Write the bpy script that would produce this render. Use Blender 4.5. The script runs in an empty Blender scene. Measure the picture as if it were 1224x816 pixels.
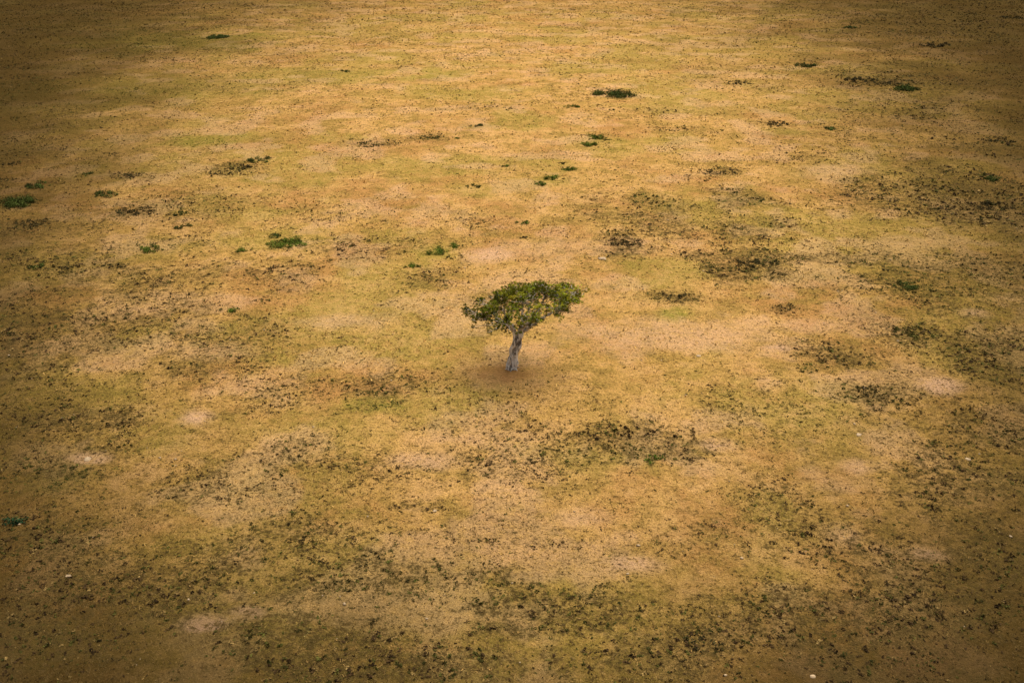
import bpy, math, random
import numpy as np
from mathutils import Vector
random.seed(7); rng = np.random.default_rng(11)
S = bpy.context.scene
COL = S.collection

# ------------------------------------------------------------------ camera geometry
H = 27.0; P = math.radians(25.0); F = 1190.0
def at(px, py):
    dx = (px-612)/F; dy = (408-py)/F
    vy = math.cos(P)+dy*math.sin(P); vz = -math.sin(P)+dy*math.cos(P)
    t = H/(-vz)
    return dx*t, vy*t
def ppm(px, py):                      # photo pixels per metre on the ground there
    x, y = at(px, py)
    return F/(y*math.cos(P)+H*math.sin(P))

# ------------------------------------------------------------------ noise
def _h(ix, iy, s):
    n = (ix.astype(np.int64)*374761393 + iy.astype(np.int64)*668265263 + s*974634777) & 0xffffffff
    n = ((n ^ (n >> 13))*1274126177) & 0xffffffff
    n = (n ^ (n >> 16)) & 0xffffffff
    return n/4294967295.0
def vn(x, y, s=0):
    xi = np.floor(x); yi = np.floor(y); fx = x-xi; fy = y-yi
    fx = fx*fx*fx*(fx*(fx*6-15)+10); fy = fy*fy*fy*(fy*(fy*6-15)+10)
    a = _h(xi, yi, s); b = _h(xi+1, yi, s); c = _h(xi, yi+1, s); d = _h(xi+1, yi+1, s)
    return (a*(1-fx)+b*fx)*(1-fy)+(c*(1-fx)+d*fx)*fy
def fbm(x, y, sc, o=4, s=0):
    x = x/sc; y = y/sc; r = 0; a = .5; t = 0
    for i in range(o):
        r = r+a*vn(x+17.3*i, y-9.1*i, s+i); t += a; a *= .55
        x, y = x*1.9*.8-y*1.9*.6, x*1.9*.6+y*1.9*.8
    return r/t
def ss(a, b, v):
    t = np.clip((v-a)/(b-a), 0, 1); return t*t*(3-2*t)

def gz(x, y):
    x = np.asarray(x, float); y = np.asarray(y, float)
    return (fbm(x, y, 22, 2, 3)-.5)*.7 + (fbm(x, y, 4, 2, 9)-.5)*.14 + (fbm(x, y, 1.1, 1, 5)-.5)*.05

# ------------------------------------------------------------------ where things grow (ellipses on the ground)
def ell(px, py, rx, ry, d):
    cx, cy = at(px, py); k = ppm(px, py)
    y0 = at(px, py+ry)[1]; y1 = at(px, max(py-ry, -60))[1]
    return cx, (y0+y1)/2, rx/k, (y1-y0)/2, d
HEATH = [ell(*a) for a in [
 (440,174,38,7,.9),(511,166,26,8,.8),(290,201,44,9,.9),(160,255,36,8,.9),(148,211,34,6,.7),(36,269,34,8,.8),(22,243,30,8,.8),
 (745,290,46,20,.95),(815,268,115,30,.85),(780,245,80,14,.8),(895,318,74,23,.95),(900,240,75,17,.85),(800,354,50,13,.9),(858,206,34,7,.8),(880,280,80,20,.8),(930,270,40,20,.7),
 (510,338,60,20,.75),(470,297,70,15,.6),(420,300,80,22,.6),(320,330,80,28,.65),(380,260,90,18,.4),(230,250,80,20,.5),(560,270,60,12,.4),
 (60,400,130,90,.72),(160,350,110,60,.75),(20,385,34,15,.85),(100,500,120,24,.88),(60,640,110,40,.85),(60,560,80,30,.8),(120,530,60,25,.8),(190,440,90,40,.75),(60,320,90,25,.65),(240,400,90,40,.7),(180,390,120,50,.65),(300,420,80,30,.5),
 (460,465,55,26,.85),(330,545,80,40,.7),(590,560,80,30,.65),(755,528,84,28,.88),(630,520,60,18,.55),(500,605,45,9,.7),(690,545,70,15,.7),(450,560,90,30,.55),(240,590,90,40,.7),(330,470,90,30,.55),(540,500,80,24,.4),
 (480,690,220,36,.78),(640,740,130,40,.85),(840,765,66,28,.9),(380,770,130,40,.9),(160,700,150,60,.85),(540,795,160,30,.9),(60,770,120,50,.85),(1000,745,200,60,.75),(300,650,140,40,.7),(740,790,140,30,.8),(640,650,120,24,.4),
 (1090,400,60,26,.92),(995,430,64,24,.88),(1120,345,120,60,.75),(1050,470,66,28,.88),(1180,430,60,45,.85),(1185,245,100,54,.92),(1080,230,90,32,.78),(1010,250,70,20,.5),
 (1065,97,60,12,.8),(1100,135,90,15,.65),(1150,580,90,60,.8),(1195,650,70,70,.85),(930,595,60,30,.5),(1110,725,110,50,.8),(935,369,26,8,.9),(700,250,40,6,.5),(1000,640,120,40,.6),(1190,520,60,40,.8),(850,640,80,30,.45),(900,480,80,30,.45),(1200,330,60,40,.75),
 (580,130,60,4,.45),(790,135,60,5,.5),(820,155,60,6,.5),(925,150,26,6,.7),(120,45,120,10,.2),(1120,30,160,14,.45),(1190,180,50,18,.75),(960,190,60,8,.5),(740,140,80,5,.35)]]
BARE = [ell(*a) for a in [
 (1118,461,42,13,1.),(1108,660,48,16,1.),(245,748,30,11,1.),(235,497,24,11,1.),(104,545,30,9,.95),(930,416,24,6,.8),(760,672,50,15,.8),(1015,640,38,20,.6),
 (505,552,48,12,.65),(860,532,38,11,.75),(585,305,36,11,.9),(800,402,115,18,.5),(410,384,66,11,.5),(690,620,40,12,.4),(1165,376,22,7,.7),(1080,292,44,11,.5),(300,735,24,10,.8),
 (250,420,54,11,.45),(640,300,90,12,.35),(1010,205,54,8,.5),(720,395,50,14,.5),(640,690,40,10,.45),(970,390,50,8,.4),(1025,556,22,11,.6)]]
GREEN = [ell(*a) for a in [
 (190,50,150,14,1.),(240,166,70,9,1.),(380,90,90,9,.75),(560,115,90,8,.55),(530,90,40,6,.8),(806,376,30,12,1.),(450,482,50,14,.8),(740,545,120,22,.6),(960,480,90,30,.5),(370,520,80,40,.4),
 (340,740,60,30,.7),(1120,330,90,40,.45),(250,655,120,40,.4),(40,110,80,22,.8),(900,60,140,14,.4),(60,570,60,20,.5),(840,250,100,26,.55),(980,330,90,30,.35),(700,700,160,30,.3),(150,110,160,16,.8),(460,700,200,40,.35),(1000,520,120,30,.35),
 (520,300,40,12,.7),(700,170,50,8,.6),(335,290,60,10,.6),(650,218,50,8,.6),(185,300,50,14,.5),(570,230,60,8,.4),(60,30,90,12,.6),(400,40,160,10,.45)]]
TX, TY = at(612, 441)
def field(L, x, y, s=0):              # ragged, broken patches
    n = (fbm(x, y, 3.2, 5, 40+s)-.5)*2.6; f = 1+np.clip((y-70)/120, 0, 1.2)
    n2 = (fbm(x/f, y/f, 7., 4, 60+s)-.5)*2.0; r = np.zeros_like(x)
    for cx, cy, rx, ry, d in L:
        q = np.sqrt(((x-cx)/rx)**2+((y-cy)/ry)**2)
        w = min(1, rx/4.)
        m = q < 2.6
        r[m] = np.maximum(r[m], d*ss(-.35, .75, 1.0-q[m]+n[m]*.70*(.5+.5*w)+n2[m]*.42*w)*(1-ss(1.5, 2.5, q[m])))
    return r
def vignette_scrub(x, y):                       # mask: lens vignette painted into ground and plant colours, plus denser edge scrub
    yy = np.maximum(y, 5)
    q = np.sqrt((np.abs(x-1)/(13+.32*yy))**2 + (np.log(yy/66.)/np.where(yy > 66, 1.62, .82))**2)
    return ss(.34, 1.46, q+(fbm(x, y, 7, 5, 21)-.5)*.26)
def clear_tree(x, y):
    return 1-ss(.45, 1.3, np.sqrt(((x-TX+.2)/1.6)**2+((y-TY+.5)/1.3)**2)+(fbm(x, y, 1.0, 4, 88)-.5)*1.3)

# ------------------------------------------------------------------ mesh helpers
def mesh_np(name, verts, faces, mat, k=4, col=None, smooth=False, extra=None):
    me = bpy.data.meshes.new(name)
    n = len(verts); m = len(faces)
    me.vertices.add(n); me.vertices.foreach_set('co', np.asarray(verts, np.float32).ravel())
    me.loops.add(m*k); me.loops.foreach_set('vertex_index', np.asarray(faces, np.int32).ravel())
    me.polygons.add(m)
    me.polygons.foreach_set('loop_start', np.arange(0, m*k, k, dtype=np.int32))
    me.polygons.foreach_set('loop_total', np.full(m, k, np.int32))
    if smooth: me.polygons.foreach_set('use_smooth', np.ones(m, bool))
    me.update(calc_edges=True)
    if col is not None:
        a = me.color_attributes.new('tint', 'FLOAT_COLOR', 'POINT')
        c = np.ones((n, 4), np.float32); c[:, :3] = col; a.data.foreach_set('color', c.ravel())
    if extra:
        for nm, arr in extra.items():
            a = me.color_attributes.new(nm, 'FLOAT_COLOR', 'POINT')
            c = np.ones((n, 4), np.float32); c[:, :arr.shape[1]] = arr; a.data.foreach_set('color', c.ravel())
    me.materials.append(mat)
    return me
def link(name, me, parent=None, loc=None):
    o = bpy.data.objects.new(name, me); COL.objects.link(o)
    if parent: o.parent = parent
    if loc is not None: o.location = loc
    return o

# ------------------------------------------------------------------ materials
def newmat(name):
    m = bpy.data.materials.new(name); m.use_nodes = True
    nt = m.node_tree; b = nt.nodes['Principled BSDF']; return m, nt, b
def N(nt, t, **k):
    n = nt.nodes.new(t)
    for a, v in k.items(): setattr(n, a, v)
    return n
def noise(nt, vec, sc, det=4, ro=.6):
    n = N(nt, 'ShaderNodeTexNoise'); n.inputs['Scale'].default_value = sc; n.inputs['Detail'].default_value = det; n.inputs['Roughness'].default_value = ro
    nt.links.new(vec, n.inputs['Vector']); return n.outputs['Fac']
def mr(nt, v, a, b, c=0., d=1., clamp=True):
    n = N(nt, 'ShaderNodeMapRange'); n.clamp = clamp
    for i, q in enumerate((a, b, c, d)): n.inputs[i+1].default_value = q
    nt.links.new(v, n.inputs[0]); return n.outputs[0]
def mth(nt, op, a, b):
    n = N(nt, 'ShaderNodeMath', operation=op)
    for i, q in enumerate((a, b)):
        if isinstance(q, (int, float)): n.inputs[i].default_value = q
        else: nt.links.new(q, n.inputs[i])
    return n.outputs[0]
def mix(nt, f, a, b, mode='MIX'):
    n = N(nt, 'ShaderNodeMix', data_type='RGBA', blend_type=mode)
    if isinstance(f, (int, float)): n.inputs[0].default_value = f
    else: nt.links.new(f, n.inputs[0])
    for i, q in ((6, a), (7, b)):
        if isinstance(q, tuple): n.inputs[i].default_value = (*q, 1)
        else: nt.links.new(q, n.inputs[i])
    return n.outputs[2]

def ground_mat():
    m, nt, b = newmat('savanna_soil')
    g = N(nt, 'ShaderNodeNewGeometry').outputs['Position']
    a1 = N(nt, 'ShaderNodeVertexColor', layer_name='cover'); s1 = N(nt, 'ShaderNodeSeparateColor'); nt.links.new(a1.outputs[0], s1.inputs[0])
    a2 = N(nt, 'ShaderNodeVertexColor', layer_name='soil'); s2 = N(nt, 'ShaderNodeSeparateColor'); nt.links.new(a2.outputs[0], s2.inputs[0])
    mp = N(nt, 'ShaderNodeMapping'); mp.inputs['Location'].default_value = (71, 33, 5); nt.links.new(g, mp.inputs[0])
    n_red = noise(nt, mp.outputs[0], .11, 7, .72)
    n_big = noise(nt, g, .05, 6, .7); n_mid = noise(nt, g, .30, 7, .75); n_f = noise(nt, g, 1.6, 6, .75); n_c = noise(nt, g, 5.2, 4, .7); n_ff = noise(nt, g, 11., 4, .8); n_g = noise(nt, g, 30., 2, .8)
    vignette_ = s2.outputs[0]
    def cen(v, k): return mth(nt, 'MULTIPLY', mth(nt, 'SUBTRACT', v, .5), k)
    c = mix(nt, mr(nt, n_big, .42, .58), (.73, .415, .130), (.64, .365, .098))
    c = mix(nt, mr(nt, n_mid, .50, .60, 0, .8), c, (.76, .430, .165))
    c = mix(nt, mr(nt, n_red, .50, .61, 0, .8), c, (.55, .265, .082))
    c = mix(nt, mr(nt, n_mid, .50, .38, 0, .85), c, (.39, .245, .056))
    c = mix(nt, mr(nt, n_f, .50, .64, 0, .6), c, (.31, .18, .048))
    c = mix(nt, mth(nt, 'MULTIPLY', s1.outputs[1], mr(nt, n_f, .36, .54, .3, .9)), c, (.35, .300, .045))
    c = mix(nt, mth(nt, 'MULTIPLY', s1.outputs[2], mr(nt, n_f, .36, .52, .35, 1.)), c, (.86, .51, .30))
    lq = mth(nt, 'ADD', vignette_, cen(n_f, .9))
    lq = mth(nt, 'MULTIPLY', mr(nt, lq, 0, 1, 0, 1), mr(nt, vignette_, 0, .3, 0, 1))
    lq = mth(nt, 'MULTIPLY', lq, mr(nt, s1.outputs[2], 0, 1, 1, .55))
    c = mix(nt, mth(nt, 'MULTIPLY', lq, .84), c, (.095, .057, .011))                # lens falloff painted as dark brown toward the edges
    c = mix(nt, mr(nt, vignette_, .45, 1, 0, .84), c, (.020, .012, .003))  # outermost ground painted near black to deepen the vignette
    c = mix(nt, mth(nt, 'MULTIPLY', mth(nt, 'MULTIPLY', s1.outputs[0], s1.outputs[0]), mr(nt, n_f, .38, .58, .25, .75)), c, (.125, .090, .022))
    # litter, clods and dead tufts lying on the soil: cover grows with the scrub
    sp = mth(nt, 'ADD', mth(nt, 'ADD', mth(nt, 'MULTIPLY', s1.outputs[0], .36), mth(nt, 'MULTIPLY', vignette_, .10)), mth(nt, 'ADD', cen(n_c, 2.2), cen(n_f, 1.5)))
    c = mix(nt, mr(nt, sp, .25, .52, 0, .82), c, (.062, .042, .014))
    cl = mth(nt, 'ADD', n_c, cen(n_mid, -.35))
    c = mix(nt, mr(nt, cl, .555, .65, 0, .68), c, (.11, .065, .021))
    c = mix(nt, mr(nt, n_ff, .535, .64, 0, .75), c, (.12, .073, .022))
    c = mix(nt, mth(nt, 'MULTIPLY', mr(nt, n_ff, .45, .34, 0, .5), mr(nt, vignette_, .2, 1, 1, .15)), c, (.84, .53, .21))
    c = mix(nt, mr(nt, n_g, .48, .34, 0, .55), c, (.13, .08, .027))
    c = mix(nt, mth(nt, 'MULTIPLY', s2.outputs[1], .55), c, (.46, .21, .075))          # trampled bare soil under the tree
    nt.links.new(c, b.inputs['Base Color']); b.inputs['Roughness'].default_value = 1; b.inputs['Specular IOR Level'].default_value = 0
    hh = mth(nt, 'ADD', mth(nt, 'MULTIPLY', n_ff, .14), mth(nt, 'ADD', mth(nt, 'MULTIPLY', n_f, .3), mth(nt, 'MULTIPLY', n_c, .16)))
    bp = N(nt, 'ShaderNodeBump'); bp.inputs['Strength'].default_value = 1; bp.inputs['Distance'].default_value = 1.
    nt.links.new(hh, bp.inputs['Height']); nt.links.new(bp.outputs[0], b.inputs['Normal'])
    return m
def leaf_mat(name, trans=0.):
    m, nt, b = newmat(name)
    a = N(nt, 'ShaderNodeVertexColor', layer_name='tint')
    nt.links.new(a.outputs[0], b.inputs['Base Color']); b.inputs['Roughness'].default_value = .8; b.inputs['Specular IOR Level'].default_value = .05
    if trans:
        t = N(nt, 'ShaderNodeBsdfTranslucent'); nt.links.new(a.outputs[0], t.inputs[0]); mx = N(nt, 'ShaderNodeMixShader'); mx.inputs[0].default_value = trans
        nt.links.new(b.outputs[0], mx.inputs[1]); nt.links.new(t.outputs[0], mx.inputs[2]); nt.links.new(mx.outputs[0], nt.nodes['Material Output'].inputs[0])
    return m
def bark_mat():
    m, nt, b = newmat('pale_bark')
    tc = N(nt, 'ShaderNodeTexCoord').outputs['Object']; mp = N(nt, 'ShaderNodeMapping'); mp.inputs['Scale'].default_value = (6, 6, 1.4); nt.links.new(tc, mp.inputs[0])
    n = noise(nt, mp.outputs[0], 1., 6, .75); n2 = noise(nt, tc, 4., 4)
    c = mix(nt, mr(nt, n, .43, .52), (.11, .085, .06), (.86, .80, .71)); c = mix(nt, mr(nt, n2, .52, .64, 0, .6), c, (.34, .28, .21))
    nt.links.new(c, b.inputs['Base Color']); b.inputs['Roughness'].default_value = .95
    bp = N(nt, 'ShaderNodeBump'); bp.inputs['Strength'].default_value = .8; bp.inputs['Distance'].default_value = .05
    nt.links.new(n, bp.inputs['Height']); nt.links.new(bp.outputs[0], b.inputs['Normal'])
    return m
def flat_mat(name, c1, c2, sc):
    m, nt, b = newmat(name); g = N(nt, 'ShaderNodeNewGeometry').outputs['Position']
    c = mix(nt, mr(nt, noise(nt, g, sc, 5), .4, .62), c1, c2); nt.links.new(c, b.inputs['Base Color']); b.inputs['Roughness'].default_value = .95
    return m
M_ground = ground_mat(); M_leaf = leaf_mat('low_plants'); M_crown = leaf_mat('acacia_leaves', .3); M_bark = bark_mat()
M_limb = flat_mat('limb_bark', (.24, .19, .14), (.60, .54, .45), 4.)
M_stone = flat_mat('pale_stone', (.26, .18, .10), (.48, .34, .20), 6.)

# ------------------------------------------------------------------ ground sheet
u = np.linspace(-1, 1, 801); xs = 25*np.sinh(2.78*u)
out = np.geomspace(abs(xs[-1])*1.06, 6000, 40); xs = np.concatenate([-out[::-1], xs, out])
ys = np.concatenate([np.linspace(-900, 8, 60)[:-1], np.geomspace(8, 330, 950), np.geomspace(336, 9000, 60)])
X, Y = np.meshgrid(xs, ys); Xf = X.ravel(); Yf = Y.ravel()
dk = field(HEATH, Xf, Yf); gr = field(GREEN, Xf, Yf, 5); ba = field(BARE, Xf, Yf, 9)
vig = vignette_scrub(Xf, Yf); ct = clear_tree(Xf, Yf)
dk = np.maximum(dk, .52*ss(.47, .62, fbm(Xf, Yf, 8, 6, 33))*(.35+.65*vig))
gr = np.maximum(gr, .50*ss(.48, .65, fbm(Xf, Yf, 10, 6, 133)))
ba = np.maximum(ba, .35*ss(.53, .65, fbm(Xf, Yf, 4, 6, 233)))
dk = np.clip(dk*(1-ct), 0, 1)
Z = gz(Xf, Yf)
nx, ny = len(xs), len(ys)
idx = np.arange(nx*ny).reshape(ny, nx)
Fc = np.stack([idx[:-1, :-1].ravel(), idx[:-1, 1:].ravel(), idx[1:, 1:].ravel(), idx[1:, :-1].ravel()], 1)
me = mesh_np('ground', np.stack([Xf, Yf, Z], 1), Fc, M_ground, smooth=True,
             extra={'cover': np.stack([dk, gr, ba], 1), 'soil': np.stack([vig, ct, np.zeros_like(vig)], 1)})  # soil layer: red holds painted edge darkening, green the bare patch at the tree
go = link('ground', me); go['kind'] = 'structure'; go['label'] = 'dry tan savanna plain with short grass, bare soil and dark scrub patches'; go['category'] = 'ground'

# ------------------------------------------------------------------ scattered ground cover
def tuft_proto(n, blade, flat=.5):
    V = []; subs = [(random.gauss(0, .45), random.gauss(0, .45), random.uniform(.35, .75)) for _ in range(random.randint(2, 4))]
    for i in range(n):
        sx, sy, sr = random.choice(subs)
        r = random.random()**.6; a = random.uniform(0, 2*math.pi)
        z = flat*sr*1.5*(1-r*r)*random.uniform(.5, 1.0)+.03; c = np.array([sx+sr*r*math.cos(a), sy+sr*r*math.sin(a), z])
        s = blade*random.uniform(.5, 1.3)
        d1 = np.array([random.gauss(0, 1), random.gauss(0, 1), random.gauss(0, .5)]); d1 /= np.linalg.norm(d1)
        d2 = np.array([random.gauss(0, 1), random.gauss(0, 1), random.gauss(0, .5)]); d2 -= d1*d1.dot(d2); d2 /= np.linalg.norm(d2)
        d1 *= s; d2 *= s*.7
        V += [c-d1, c-d2*.9, c+d1, c+d2]
    return np.array(V)
def scatter(pts, size, cols, protos):
    n = len(pts); K = len(protos); which = rng.integers(0, K, n); m = protos[0].shape[0]
    PV = np.stack(protos)[which]
    a = rng.uniform(0, 2*np.pi, n); ca = np.cos(a)[:, None]; sa = np.sin(a)[:, None]
    sx = size[:, None]*rng.uniform(.8, 1.3, n)[:, None]; hs = size[:, None]*rng.uniform(.7, 1.3, n)[:, None]
    x = PV[:, :, 0]*sx; y = PV[:, :, 1]*size[:, None]
    V = np.stack([x*ca-y*sa+pts[:, 0:1], x*sa+y*ca+pts[:, 1:2], PV[:, :, 2]*hs+gz(pts[:, 0], pts[:, 1])[:, None]], 2).reshape(-1, 3)
    c = np.repeat(cols, m, 0)*np.repeat(rng.uniform(.6, 1.4, n*m//4), 4)[:, None]
    return V, c
def halfw(y): return (612/F)*(y*math.cos(P)+H*math.sin(P))*1.12+2
def sample(y0, y1, dens):
    hw = halfw(y1); n = int((y1-y0)*2*hw*dens)
    x = rng.uniform(-hw, hw, n); y = rng.uniform(y0, y1, n)
    k = np.abs(x) < (612/F)*(y*math.cos(P)+H*math.sin(P))*1.12+2
    return x[k], y[k]
def density(x, y):
    d = field(HEATH, x, y)
    clump = ss(.38, .60, fbm(x, y, 1.5, 4, 90))
    l = vignette_scrub(x, y)
    base = (.10+.28*ss(.45, .62, fbm(x, y, 8, 6, 33))+.48*l*ss(.37, .57, fbm(x, y, 5, 5, 36)))*(.3+1.0*clump)
    b = field(BARE, x, y, 9)
    return np.clip((d*(.28+.72*clump)+base)*(1-.85*b)*(1-clear_tree(x, y)), 0, 1), d, l
edges = np.geomspace(20, 325, 21)
VV = []; CC = []; cnt = 0
for y0, y1 in zip(edges[:-1], edges[1:]):
    ym = (y0+y1)/2; dens = 27.0*min(1, (42/ym))**1.2; npq = 14 if ym < 50 else 9 if ym < 85 else 6
    x, y = sample(y0, y1, dens); d, h, l = density(x, y)
    k = rng.random(len(x)) < d; x, y, h, l = x[k], y[k], h[k], l[k]; n = len(x); cnt += n
    if n == 0: continue
    f = (max(ym, 42)/42)**.48
    size = f*(.037+.140*rng.random(n)**3.5*(.5+.65*h))
    t = rng.random(n)[:, None]; g = field(GREEN, x, y, 5)[:, None]
    c = np.where(t < .50, np.array([.060, .034, .013]), np.where(t < .88, np.array([.082, .074, .016]), np.array([.28, .18, .06])))
    c = c*(1-.5*g)+np.array([.13, .15, .022])*.5*g; c = c*rng.uniform(.4, 1.5, n)[:, None]*(1-.4*l[:, None])  # outer tufts tinted darker, vignette painted into their colour
    V, c = scatter(np.stack([x, y], 1), size, c, [tuft_proto(npq, .34 if npq > 12 else .42 if npq > 8 else .50, .6) for _ in range(14)]); VV.append(V); CC.append(c)
V = np.concatenate(VV); c = np.concatenate(CC)
print('TUFTS', cnt, len(V)//4)
me = mesh_np('ground_cover', V, np.arange(len(V)).reshape(-1, 4), M_leaf, col=c)
o = link('ground_cover', me); o['kind'] = 'stuff'; o['label'] = 'dark brown and olive scrub tufts scattered over the dry plain'; o['category'] = 'scrub'

def blade_proto(n):
    V = []
    for i in range(n):
        a = random.uniform(0, 6.28); r = random.random()*.9; c = np.array([r*math.cos(a), r*math.sin(a), 0])
        b = random.uniform(0, 6.28); w = np.array([math.cos(b), math.sin(b), 0])*.3
        tip = c+np.array([random.gauss(0, .7), random.gauss(0, .7), random.uniform(.4, 1.0)])
        V += [c-w, c+w, tip+w*.5, tip-w*.5]
    return np.array(V)
VV = []; CC = []; cnt = 0
for y0, y1 in zip(edges[:-1], edges[1:]):
    ym = (y0+y1)/2; dens = 26*min(1, (36/ym))**1.9; sz = .05*(max(ym, 36)/36)**.7
    x, y = sample(y0, y1, dens); b = field(BARE, x, y, 9)
    k = rng.random(len(x)) < (.2+.7*ss(.35, .65, fbm(x, y, 3, 4, 70)))*(1-.8*b)*(1-.9*clear_tree(x, y)); x, y = x[k], y[k]; n = len(x); cnt += n
    l = vignette_scrub(x, y)[:, None]; g = field(GREEN, x, y, 5)[:, None]; t = rng.random(n)[:, None]
    c = np.array([.60, .36, .11])*(1-.94*l)+np.array([.030, .019, .005])*.94*l; c = c*(.35+.85*t); c = c*(1-.5*g)+np.array([.33, .29, .04])*.5*g*(1-.85*l)  # straw tint falls to near black outward, vignette painted on the blades
    V, c = scatter(np.stack([x, y], 1), sz*rng.uniform(.5, 1.5, n), c, [blade_proto(3) for _ in range(16)]); VV.append(V); CC.append(c)
V = np.concatenate(VV); c = np.concatenate(CC)
me = mesh_np('grass', V, np.arange(len(V)).reshape(-1, 4), M_leaf, col=c)
o = link('grass', me); o['kind'] = 'stuff'; o['label'] = 'short dry straw coloured grass growing across the plain'; o['category'] = 'grass'

# pebbles
def stone_mesh(seed, sub=2, flat=.55):
    import bmesh
    bm = bmesh.new(); bmesh.ops.create_icosphere(bm, subdivisions=sub, radius=1)
    r = random.Random(seed); dirs = [Vector((r.gauss(0, 1), r.gauss(0, 1), r.gauss(0, 1))).normalized() for _ in range(7)]
    for v in bm.verts:
        k = 1.
        for d in dirs:
            q = v.co.normalized().dot(d)
            if q > .62: k = min(k, .62/q+.1)
        v.co *= k; v.co.z *= flat; v.co.z += flat*.5
    V = np.array([v.co[:] for v in bm.verts]); Fa = np.array([[v.index for v in f.verts] for f in bm.faces]); bm.free(); return V, Fa
pv = [stone_mesh(i, 1) for i in range(5)]
VV = []; FF = []; off = 0
x, y = sample(20, 90, .4); k = rng.random(len(x)) < .12+.8*field(BARE, x, y, 9); x, y = x[k], y[k]; z = gz(x, y)
for i in range(len(x)):
    V, Fa = pv[i % 5]; s = .025+.07*random.random()**3
    a = random.uniform(0, 6.28); R = np.array([[math.cos(a), -math.sin(a), 0], [math.sin(a), math.cos(a), 0], [0, 0, 1]])
    VV.append((V*[s*1.2, s, s])@R.T+[x[i], y[i], z[i]-s*.1]); FF.append(Fa+off); off += len(V)
me = mesh_np('pebbles', np.concatenate(VV), np.concatenate(FF), M_stone, k=3)
o = link('pebbles', me); o['kind'] = 'stuff'; o['label'] = 'small pale pebbles strewn over bare patches of the plain'; o['category'] = 'pebbles'

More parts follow.
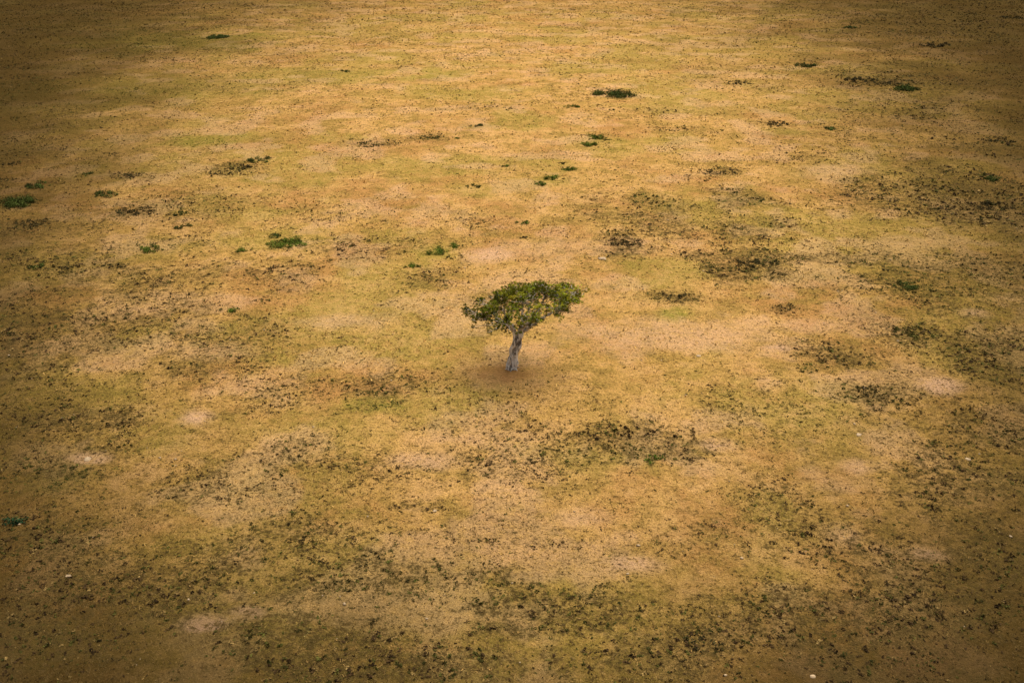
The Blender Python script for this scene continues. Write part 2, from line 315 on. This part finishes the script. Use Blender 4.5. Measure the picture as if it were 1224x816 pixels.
# ------------------------------------------------------------------ individual low shrubs
GRN = (.095, .130, .017); DGR = (.055, .070, .014); OLV = (.085, .078, .018); DRK = (.044, .036, .013)
SHRUBS = [
 # px, py, width px, tint, label
 (735,115,52,DGR,'wide dark green bush mat beyond the tree, right of top centre'),
 (683,130,18,GRN,'small round green bush just left of and below the wide far mat'),
 (733,132,12,OLV,'tiny olive bush directly below the wide far mat'),
 (710,165,26,GRN,'bright green bush, upper of the touching pair above the tree'),
 (703,174,20,GRN,'green bush, lower of the touching pair above the tree'),
 (727,168,10,OLV,'tiny olive bush just right of the touching pair above the tree'),
 (570,153,16,DGR,'small dark green bush high above the tree crown, by a faint scrub line'),
 (548,168,10,GRN,'tiny green bush below left of the small far bush above the crown'),
 (606,202,11,GRN,'tiny lone green dot of bush straight above the tree'),
 (681,206,20,GRN,'small green bush, right end of the diagonal row above the tree'),
 (673,198,10,OLV,'tiny olive bush behind the right end of the diagonal row'),
 (661,217,20,GRN,'green bush, middle of the diagonal row above the tree'),
 (648,223,18,GRN,'green bush, left end of the diagonal row above the tree'),
 (565,227,20,DGR,'dark green bush up and left of the tree, level with the diagonal row'),
 (626,269,18,GRN,'small green bush directly above the tree crown, nearest but one behind it'),
 (628,286,14,DRK,'tiny dark bush directly above the tree crown, nearest behind it'),
 (541,295,19,GRN,'small green bush, topmost of the cluster left above the crown'),
 (522,301,27,GRN,'bright green bush, left of the cluster left above the crown'),
 (538,308,30,OLV,'low olive bush, lowest of the cluster left above the crown'),
 (493,318,20,GRN,'small green bush at the scrub edge, outlying left of the cluster'),
 (344,293,48,GRN,'widest green bush mat left of the tree, trailing sideways'),
 (329,283,20,DGR,'small dark bush touching the back of the widest left mat'),
 (292,301,21,GRN,'small green bush just left of the widest left mat'),
 (273,372,23,GRN,'lone bright green round bush left of the tree, level with its crown'),
 (319,360,30,OLV,'low olive brown bush right of the lone bright round one'),
 (182,300,32,GRN,'rounded bright green bush halfway between tree and left edge'),
 (219,273,20,DGR,'small dark bush, lower of two stacked above the rounded left bush'),
 (215,257,19,DGR,'small dark bush, upper of two stacked above the rounded left bush'),
 (127,233,30,DGR,'dark oval bush alone in the upper left'),
 (47,222,30,DGR,'dark oval bush near the left edge, upper of the left column'),
 (26,243,52,DGR,'largest dark bush at the upper left edge'),
 (7,214,24,DRK,'dark bush cut by the left edge just above the largest one'),
 (10,196,26,DRK,'dark bush cut by the left edge, second above the largest one'),
 (40,268,44,DRK,'flat blackish bush just below the largest bush at the left edge'),
 (135,183,16,DRK,'tiny dark bush above the dark oval bush in the upper left'),
 (104,208,14,DGR,'tiny dark green bush left of the upper left scrub streak'),
 (160,254,50,DRK,'ragged blackish bush mat below right of the lone dark oval bush'),
 (150,211,34,DRK,'thin dark bush streak above right of the lone dark oval bush'),
 (310,192,30,DGR,'dark green bush at the right tip of the upper left scrub streak'),
 (262,209,28,DRK,'dark bush at the left tip of the upper left scrub streak'),
 (288,203,36,DRK,'dark bush in the middle of the upper left scrub streak'),
 (76,323,38,DRK,'flat dark bush at the left, right one of a level pair'),
 (46,321,21,DGR,'small dark green bush at the left, left one of a level pair'),
 (144,320,17,DRK,'tiny dark bush right of the level pair at the left'),
 (8,398,26,DRK,'dark bush cut by the left edge level with the trunk top'),
 (412,85,12,DGR,'tiny dark green bush far off, left of top centre'),
 (260,45,30,DGR,'flat dark bush on the green flush at the far upper left'),
 (440,175,30,OLV,'olive bush within the faint scrub streak above left of the tree'),
 (515,166,30,OLV,'olive bush right of the faint scrub streak above left of the tree'),
 (882,100,32,DRK,'flat dark bush far off, in the right upper part'),
 (962,78,24,DGR,'dark bush far off, beyond the flat dark one'),
 (1015,34,17,DGR,'small dark bush, the farthest of the upper right'),
 (1118,55,38,DRK,'wide dark bush near the upper right corner'),
 (1208,21,26,DRK,'dark bush at the very upper right corner'),
 (989,156,18,DGR,'small dark green bush alone below the far right scrub band'),
 (925,149,34,DRK,'brown black bush left of the small lone one in the upper right'),
 (1083,106,30,DGR,'dark green bush at the right end of the far right scrub band'),
 (1028,95,44,DRK,'blackish bush at the left end of the far right scrub band'),
 (1060,100,30,DRK,'blackish bush in the middle of the far right scrub band'),
 (1183,215,29,DGR,'dark green bush by the right edge above the heavy scrub'),
 (1195,170,38,DRK,'flat blackish bush by the right edge, above the dark green one'),
 (1190,246,50,DRK,'wide ragged dark bush by the right edge, below the dark green one'),
 (870,207,24,DRK,'dark bush in the small streak right of the diagonal row'),
 (848,206,28,DRK,'dark bush at the left of the small streak right of the diagonal row'),
 (748,291,46,DRK,'ragged dark bush mat nearest above the right tip of the crown'),
 (728,281,24,OLV,'small olive bush behind the ragged mat above the crown right tip'),
 (905,316,54,DRK,'ragged dark bush mat in the big scrub patch right of the tree'),
 (862,322,36,OLV,'olive bush at the left of the big scrub patch right of the tree'),
 (936,310,26,OLV,'olive bush at the right of the big scrub patch right of the tree'),
 (802,355,40,DRK,'brown bush streak level with the crown, close right of it'),
 (1083,344,31,DGR,'round dark green bush right of the tree, alone in speckled scrub'),
 (963,440,28,OLV,'olive bush right of the trunk, left one of a touching pair'),
 (993,430,32,DRK,'dark brown bush right of the trunk, right one of a touching pair'),
 (936,367,32,DRK,'flat dark bush right of the crown beside pale soil'),
 (1092,400,56,OLV,'broad olive bush mat far right of the trunk'),
 (1048,468,40,DRK,'dark bush below the broad olive mat on the right'),
 (455,468,34,OLV,'loose olive bush lower left of the trunk'),
 (20,622,34,(.02,.05,.02),'deep green bush near the lower left edge'),
 (783,550,24,GRN,'small green bush at the right end of the thick scrub below the tree'),
 (748,534,40,OLV,'olive brown bush in the thick scrub below right of the tree'),
 (845,768,50,DRK,'dark bush at the bottom, right of centre'),
]
def shrub(px, py, w, tint, label):
    x, y = at(px, py); k = ppm(px, py); R = w/k/2
    ls = min(max(.05, .75/k), .15); r = random.Random(int(px*7+py)); V = []; C = []
    loose = tint in (DRK, OLV); asp = .7 if w > 40 else .9
    lobes = max(6, min(36, int(R*R*(12 if loose else 9))+(10 if loose else 6))); L = []
    for i in range(lobes):
        a = r.uniform(0, 6.28); q = r.random()**.6*(1.05 if loose else 1.)
        L.append((math.cos(a)*q*R, math.sin(a)*q*R*asp, R*r.uniform(.12, .36)*(1 if lobes < 14 else .74)*(.54 if loose else 1.1), r.uniform(.45, 1.5)))
    area = sum(l[2]**2 for l in L); tot = int(min(4000, max(180, (2.6 if loose else 3.2)*area/ls**2)))
    for lx, ly, lr, br in L:
        n = int(tot*lr*lr/area); hh = min(lr*.9, .48)
        for j in range(n):
            d = Vector((r.gauss(0, 1), r.gauss(0, 1), abs(r.gauss(0, 1)))).normalized(); f = r.random()**.4*(1 if r.random() < .82 else 1.7)
            c = Vector((lx+d.x*lr*f, ly+d.y*lr*f, .02+d.z*hh*min(f, 1.1)))
            s = ls*r.uniform(.5, 1.3)
            n1 = Vector((r.gauss(0, 1), r.gauss(0, 1), r.gauss(0, .7))).normalized(); n2 = n1.cross(Vector((r.gauss(0, 1), r.gauss(0, 1), r.gauss(0, 1)))).normalized()*s*.6; n1 = n1*s
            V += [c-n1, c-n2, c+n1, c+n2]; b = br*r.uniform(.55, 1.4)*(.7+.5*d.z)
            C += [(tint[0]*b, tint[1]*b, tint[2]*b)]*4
    V = np.array([v[:] for v in V])
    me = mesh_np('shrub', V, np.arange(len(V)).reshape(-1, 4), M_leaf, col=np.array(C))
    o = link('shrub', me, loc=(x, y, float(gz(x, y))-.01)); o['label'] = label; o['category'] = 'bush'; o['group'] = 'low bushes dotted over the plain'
for s in SHRUBS: shrub(*s)

# ------------------------------------------------------------------ individual pale stones
for i, (px, py, w, lab) in enumerate([
  (720,310,9,'pale stone lying up and right of the tree crown'),
  (1027,517,7,'pale stone on speckled ground at the lower right of the tree'),
  (1158,545,6,'pale stone near the right edge in scrub'),
  (82,689,6,'orange tan stone near the lower left edge'),
  (520,612,5,'pale stone below the tree beside the short scrub streak'),
  (104,546,9,'broad pale flat stone on dark soil at the left'),
  (972,806,7,'pale stone at the bottom edge right of centre'),
  (835,424,6,'small pale stone on bare soil right of the trunk')]):
    x, y = at(px, py); s = w/ppm(px, py)/2; V, Fa = stone_mesh(50+i, 3, .5)
    me = mesh_np('stone', V*[s*1.25, s, s*.8], Fa, M_stone, k=3); o = link('stone', me, loc=(x, y, float(gz(x, y))-.03)); o.rotation_euler.z = i*1.1
    o['label'] = lab; o['category'] = 'stone'; o['group'] = 'pale stones on the plain'

# ------------------------------------------------------------------ the acacia tree
tz = float(gz(TX, TY))
tree = bpy.data.objects.new('acacia_tree', None); COL.objects.link(tree); tree.location = (TX, TY, tz)
tree['label'] = 'lone flat topped acacia tree with pale trunk on the dry plain'; tree['category'] = 'tree'
def tube(path, rad, seg=8, flute=0., ph=0.):
    V = []; Fa = []; n = len(path)
    for i, p in enumerate(path):
        t = (path[min(i+1, n-1)]-path[max(i-1, 0)]).normalized(); a = t.cross(Vector((.3, 1, .2))).normalized(); b = t.cross(a)
        for j in range(seg):
            th = 2*math.pi*j/seg; rr = rad[i]*(1+flute*math.sin(3*th+ph+i*.12)+flute*.6*math.sin(7*th+i*.2+ph*2))
            V.append(p+a*math.cos(th)*rr+b*math.sin(th)*rr)
    for i in range(n-1):
        for j in range(seg):
            k = (j+1) % seg; Fa.append((i*seg+j, i*seg+k, (i+1)*seg+k, (i+1)*seg+j))
    return V, Fa
class Acc:
    def __init__(s): s.V = []; s.F = []
    def add(s, vf): o = len(s.V); s.V += vf[0]; s.F += [tuple(q+o for q in f) for f in vf[1]]
    def build(s, name, mat, parent):
        me = mesh_np(name, np.array([v[:] for v in s.V]), np.array(s.F), mat, smooth=True); return link(name, me, parent)
def bez(p0, p1, p2, p3, n):
    return [p0*(1-t)**3+p1*3*t*(1-t)**2+p2*3*t*t*(1-t)+p3*t**3 for t in [i/n for i in range(n+1)]]
r = random.Random(5)
A = Acc()
FORK = Vector((.46, 0, 2.4))
for (dx, dy, r0, r1, ph, tip) in [(0, 0, .22, .15, 0, FORK), (-.15, -.10, .15, .10, 2, FORK+Vector((-.30, -.05, .15))), (.16, -.08, .16, .10, 4, FORK+Vector((.24, -.02, .2)))]:
    b0 = Vector((dx, dy, -.15)); path = bez(b0, b0+Vector((dx*.2-.10, dy*.3, .8)), Vector((.26+dx*.6, dy, 1.5)), tip, 22)
    path = [p+Vector((.045*math.sin(i*.7+ph), .03*math.cos(i*.9+ph), 0)) for i, p in enumerate(path)]
    rad = [(r0+(r1-r0)*i/22)*(1+.12*math.sin(i*1.3+ph*2))+.10*math.exp(-i/1.5)*(r0/.25) for i in range(23)]
    A.add(tube(path, rad, 26, .13, ph))
for k in range(6):   # root flare
    a = k*1.05+.3; A.add(tube([Vector((math.cos(a)*q, math.sin(a)*q, .18-.45*q)) for q in (.1, .2, .32, .45)], [.10, .08, .05, .03], 8, .1, k))
A.build('trunk', M_bark, tree)
# crown clumps
CX, CY, CZ = .92, 0., 4.16; RX, RY = 3.8, 2.95
clumps = []
tries = 0
while len(clumps) < 460 and tries < 26000:
    tries += 1
    a = r.uniform(0, 6.283); q = r.random()**.48
    rim = .96+.03*math.sin(3*a+1.2)+.06*math.sin(5*a+.4)+.07*math.sin(11*a)
    x = math.cos(a)*q*RX*rim; y = math.sin(a)*q*RY*rim
    top = .50*(1-q**4)-.05; lay = r.random()
    z = top-(0 if lay < .78 else r.uniform(.2, .5)*(1.0-.2*q))+r.uniform(-.13, .20)+.15*x
    rad = r.uniform(.11, .30)*(1.1-.25*q)
    if float(fbm(np.array([x+3.]), np.array([y+8.]), .7, 2, 3)[0]) < .44: continue
    if any((x-c[0])**2+(y-c[1])**2+4*(z-c[2])**2 < (.44*(rad+c[3]))**2 for c in clumps): continue
    clumps.append((x, y, z, rad, lay))
# limbs
limbs = []
dirs = [(-2.5, -.5, -.50), (-1.9, 1.3, -.25), (-1.4, -1.7, -.35), (-.2, 1.9, .05), (.2, -1.9, -.1), (1.3, 1.2, .2), (1.7, -1.2, .15), (2.7, .2, .32), (.3, .1, .35)]
paths = []
for i, (x, y, z) in enumerate(dirs):
    end = Vector((CX+x, CY+y, CZ+z)); st = FORK+Vector((.10*math.cos(i*2), .06*math.sin(i*2), -.1))
    if i < 3: st = FORK+Vector((-.28, -.05+.03*i, .02))
    if i in (5, 6, 7): st = FORK+Vector((.2, -.02, .05))
    d = end-st
    path = bez(st, st+Vector((d.x*.18, d.y*.18, .42)), st+Vector((d.x*.55, d.y*.55, d.z*.62)), end, 16)
    path = [p+Vector((r.gauss(0, .04), r.gauss(0, .04), r.gauss(0, .03)))*(1 if 1 < j < 16 else 0) for j, p in enumerate(path)]
    acc = Acc(); acc.add(tube(path, [.105-.08*j/16 for j in range(17)], 8, .05, i)); limbs.append(acc); paths.append(path)
for (x, y, z, rad, lay) in clumps:
    c = Vector((CX+x, CY+y, CZ+z-.04)); best = None
    for li, path in enumerate(paths):
        for j in range(4, 17):
            p = path[j]; dd = (p-c).length+ (0.9 if p.z > c.z-.05 else 0)
            if best is None or dd < best[0]: best = (dd, li, j)
    _, li, j = best; p = paths[li][j]; d = c-p
    mid = p+d*.5+Vector((r.gauss(0, .08), r.gauss(0, .08), -.04*d.length))
    limbs[li].add(tube([p, p+(mid-p)*.5+Vector((0, 0, .02)), mid, mid+(c-mid)*.5+Vector((0, 0, .02)), c], [.025, .022, .018, .013, .007], 5))
    for q in range(3):
        e = c+Vector((r.gauss(0, 1), r.gauss(0, 1), r.uniform(-.1, .4)))*rad*.6; limbs[li].add(tube([c+(mid-c)*.3, (c+e)/2, e], [.011, .008, .004], 4))
for acc in limbs: acc.build('limb', M_limb, tree)
V = []; C = []
for (x, y, z, rad, lay) in clumps:
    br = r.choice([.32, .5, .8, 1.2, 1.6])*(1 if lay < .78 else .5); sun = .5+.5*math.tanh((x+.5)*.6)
    n = int(400*rad*rad/.12)
    sub = [(r.gauss(0, .65)*rad, r.gauss(0, .65)*rad, r.gauss(0, .10), r.uniform(.22, .5)*rad) for _ in range(7)]
    yel = r.random()
    for k in range(n):
        s0 = sub[k % 7]; d = Vector((r.gauss(0, 1), r.gauss(0, 1), r.gauss(0, 1))).normalized()*r.random()**.4
        if r.random() < .10: d *= 1.9
        c = Vector((CX+x+s0[0]+d.x*s0[3], CY+y+s0[1]+d.y*s0[3], CZ+z+s0[2]+d.z*s0[3]*.7))
        s = r.uniform(.022, .048)
        n1 = Vector((r.gauss(0, 1), r.gauss(0, 1), r.gauss(0, .5))).normalized(); n2 = n1.cross(Vector((r.gauss(0, 1), r.gauss(0, 1), r.gauss(0, 1)))).normalized()*s*.6; n1 *= s
        V += [c-n1, c-n2, c+n1, c+n2]
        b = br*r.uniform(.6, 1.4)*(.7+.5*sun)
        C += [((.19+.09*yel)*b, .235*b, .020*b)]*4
V = np.array([v[:] for v in V]); print('clumps', len(clumps), 'leaves', len(V)//4)
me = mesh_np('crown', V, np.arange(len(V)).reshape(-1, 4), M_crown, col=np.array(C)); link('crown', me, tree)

# ------------------------------------------------------------------ light, sky, camera
el = math.radians(68); az = math.radians(41)
W = bpy.data.worlds.new('World'); S.world = W; W.use_nodes = True; nt = W.node_tree
sky = nt.nodes.new('ShaderNodeTexSky'); sky.sky_type = 'NISHITA'; sky.sun_disc = False; sky.sun_elevation = el; sky.sun_rotation = az; sky.dust_density = 6; sky.air_density = 1.0; sky.ozone_density = .6
hs = nt.nodes.new('ShaderNodeHueSaturation'); hs.inputs['Saturation'].default_value = .3; nt.links.new(sky.outputs[0], hs.inputs['Color'])   # hazy overcast, greyer than a clear sky
bg = nt.nodes['Background']; bg.inputs[1].default_value = .11; nt.links.new(hs.outputs[0], bg.inputs[0])
sl = bpy.data.lights.new('sun', 'SUN'); sl.energy = 4.0; sl.angle = math.radians(50); sl.color = (1, .93, .77)
so = bpy.data.objects.new('sun', sl); COL.objects.link(so)
d = Vector((-math.sin(az)*math.cos(el), -math.cos(az)*math.cos(el), -math.sin(el))); so.rotation_euler = d.to_track_quat('-Z', 'Y').to_euler()
cam = bpy.data.cameras.new('camera'); co = bpy.data.objects.new('camera', cam); COL.objects.link(co)
cam.sensor_width = 36; cam.lens = 36*F/1224; cam.clip_end = 20000; co.location = (0, 0, H); co.rotation_euler = (math.pi/2-P, 0, 0)
S.camera = co
S.view_settings.view_transform = 'Standard'; S.view_settings.look = 'None'; S.view_settings.exposure = 0
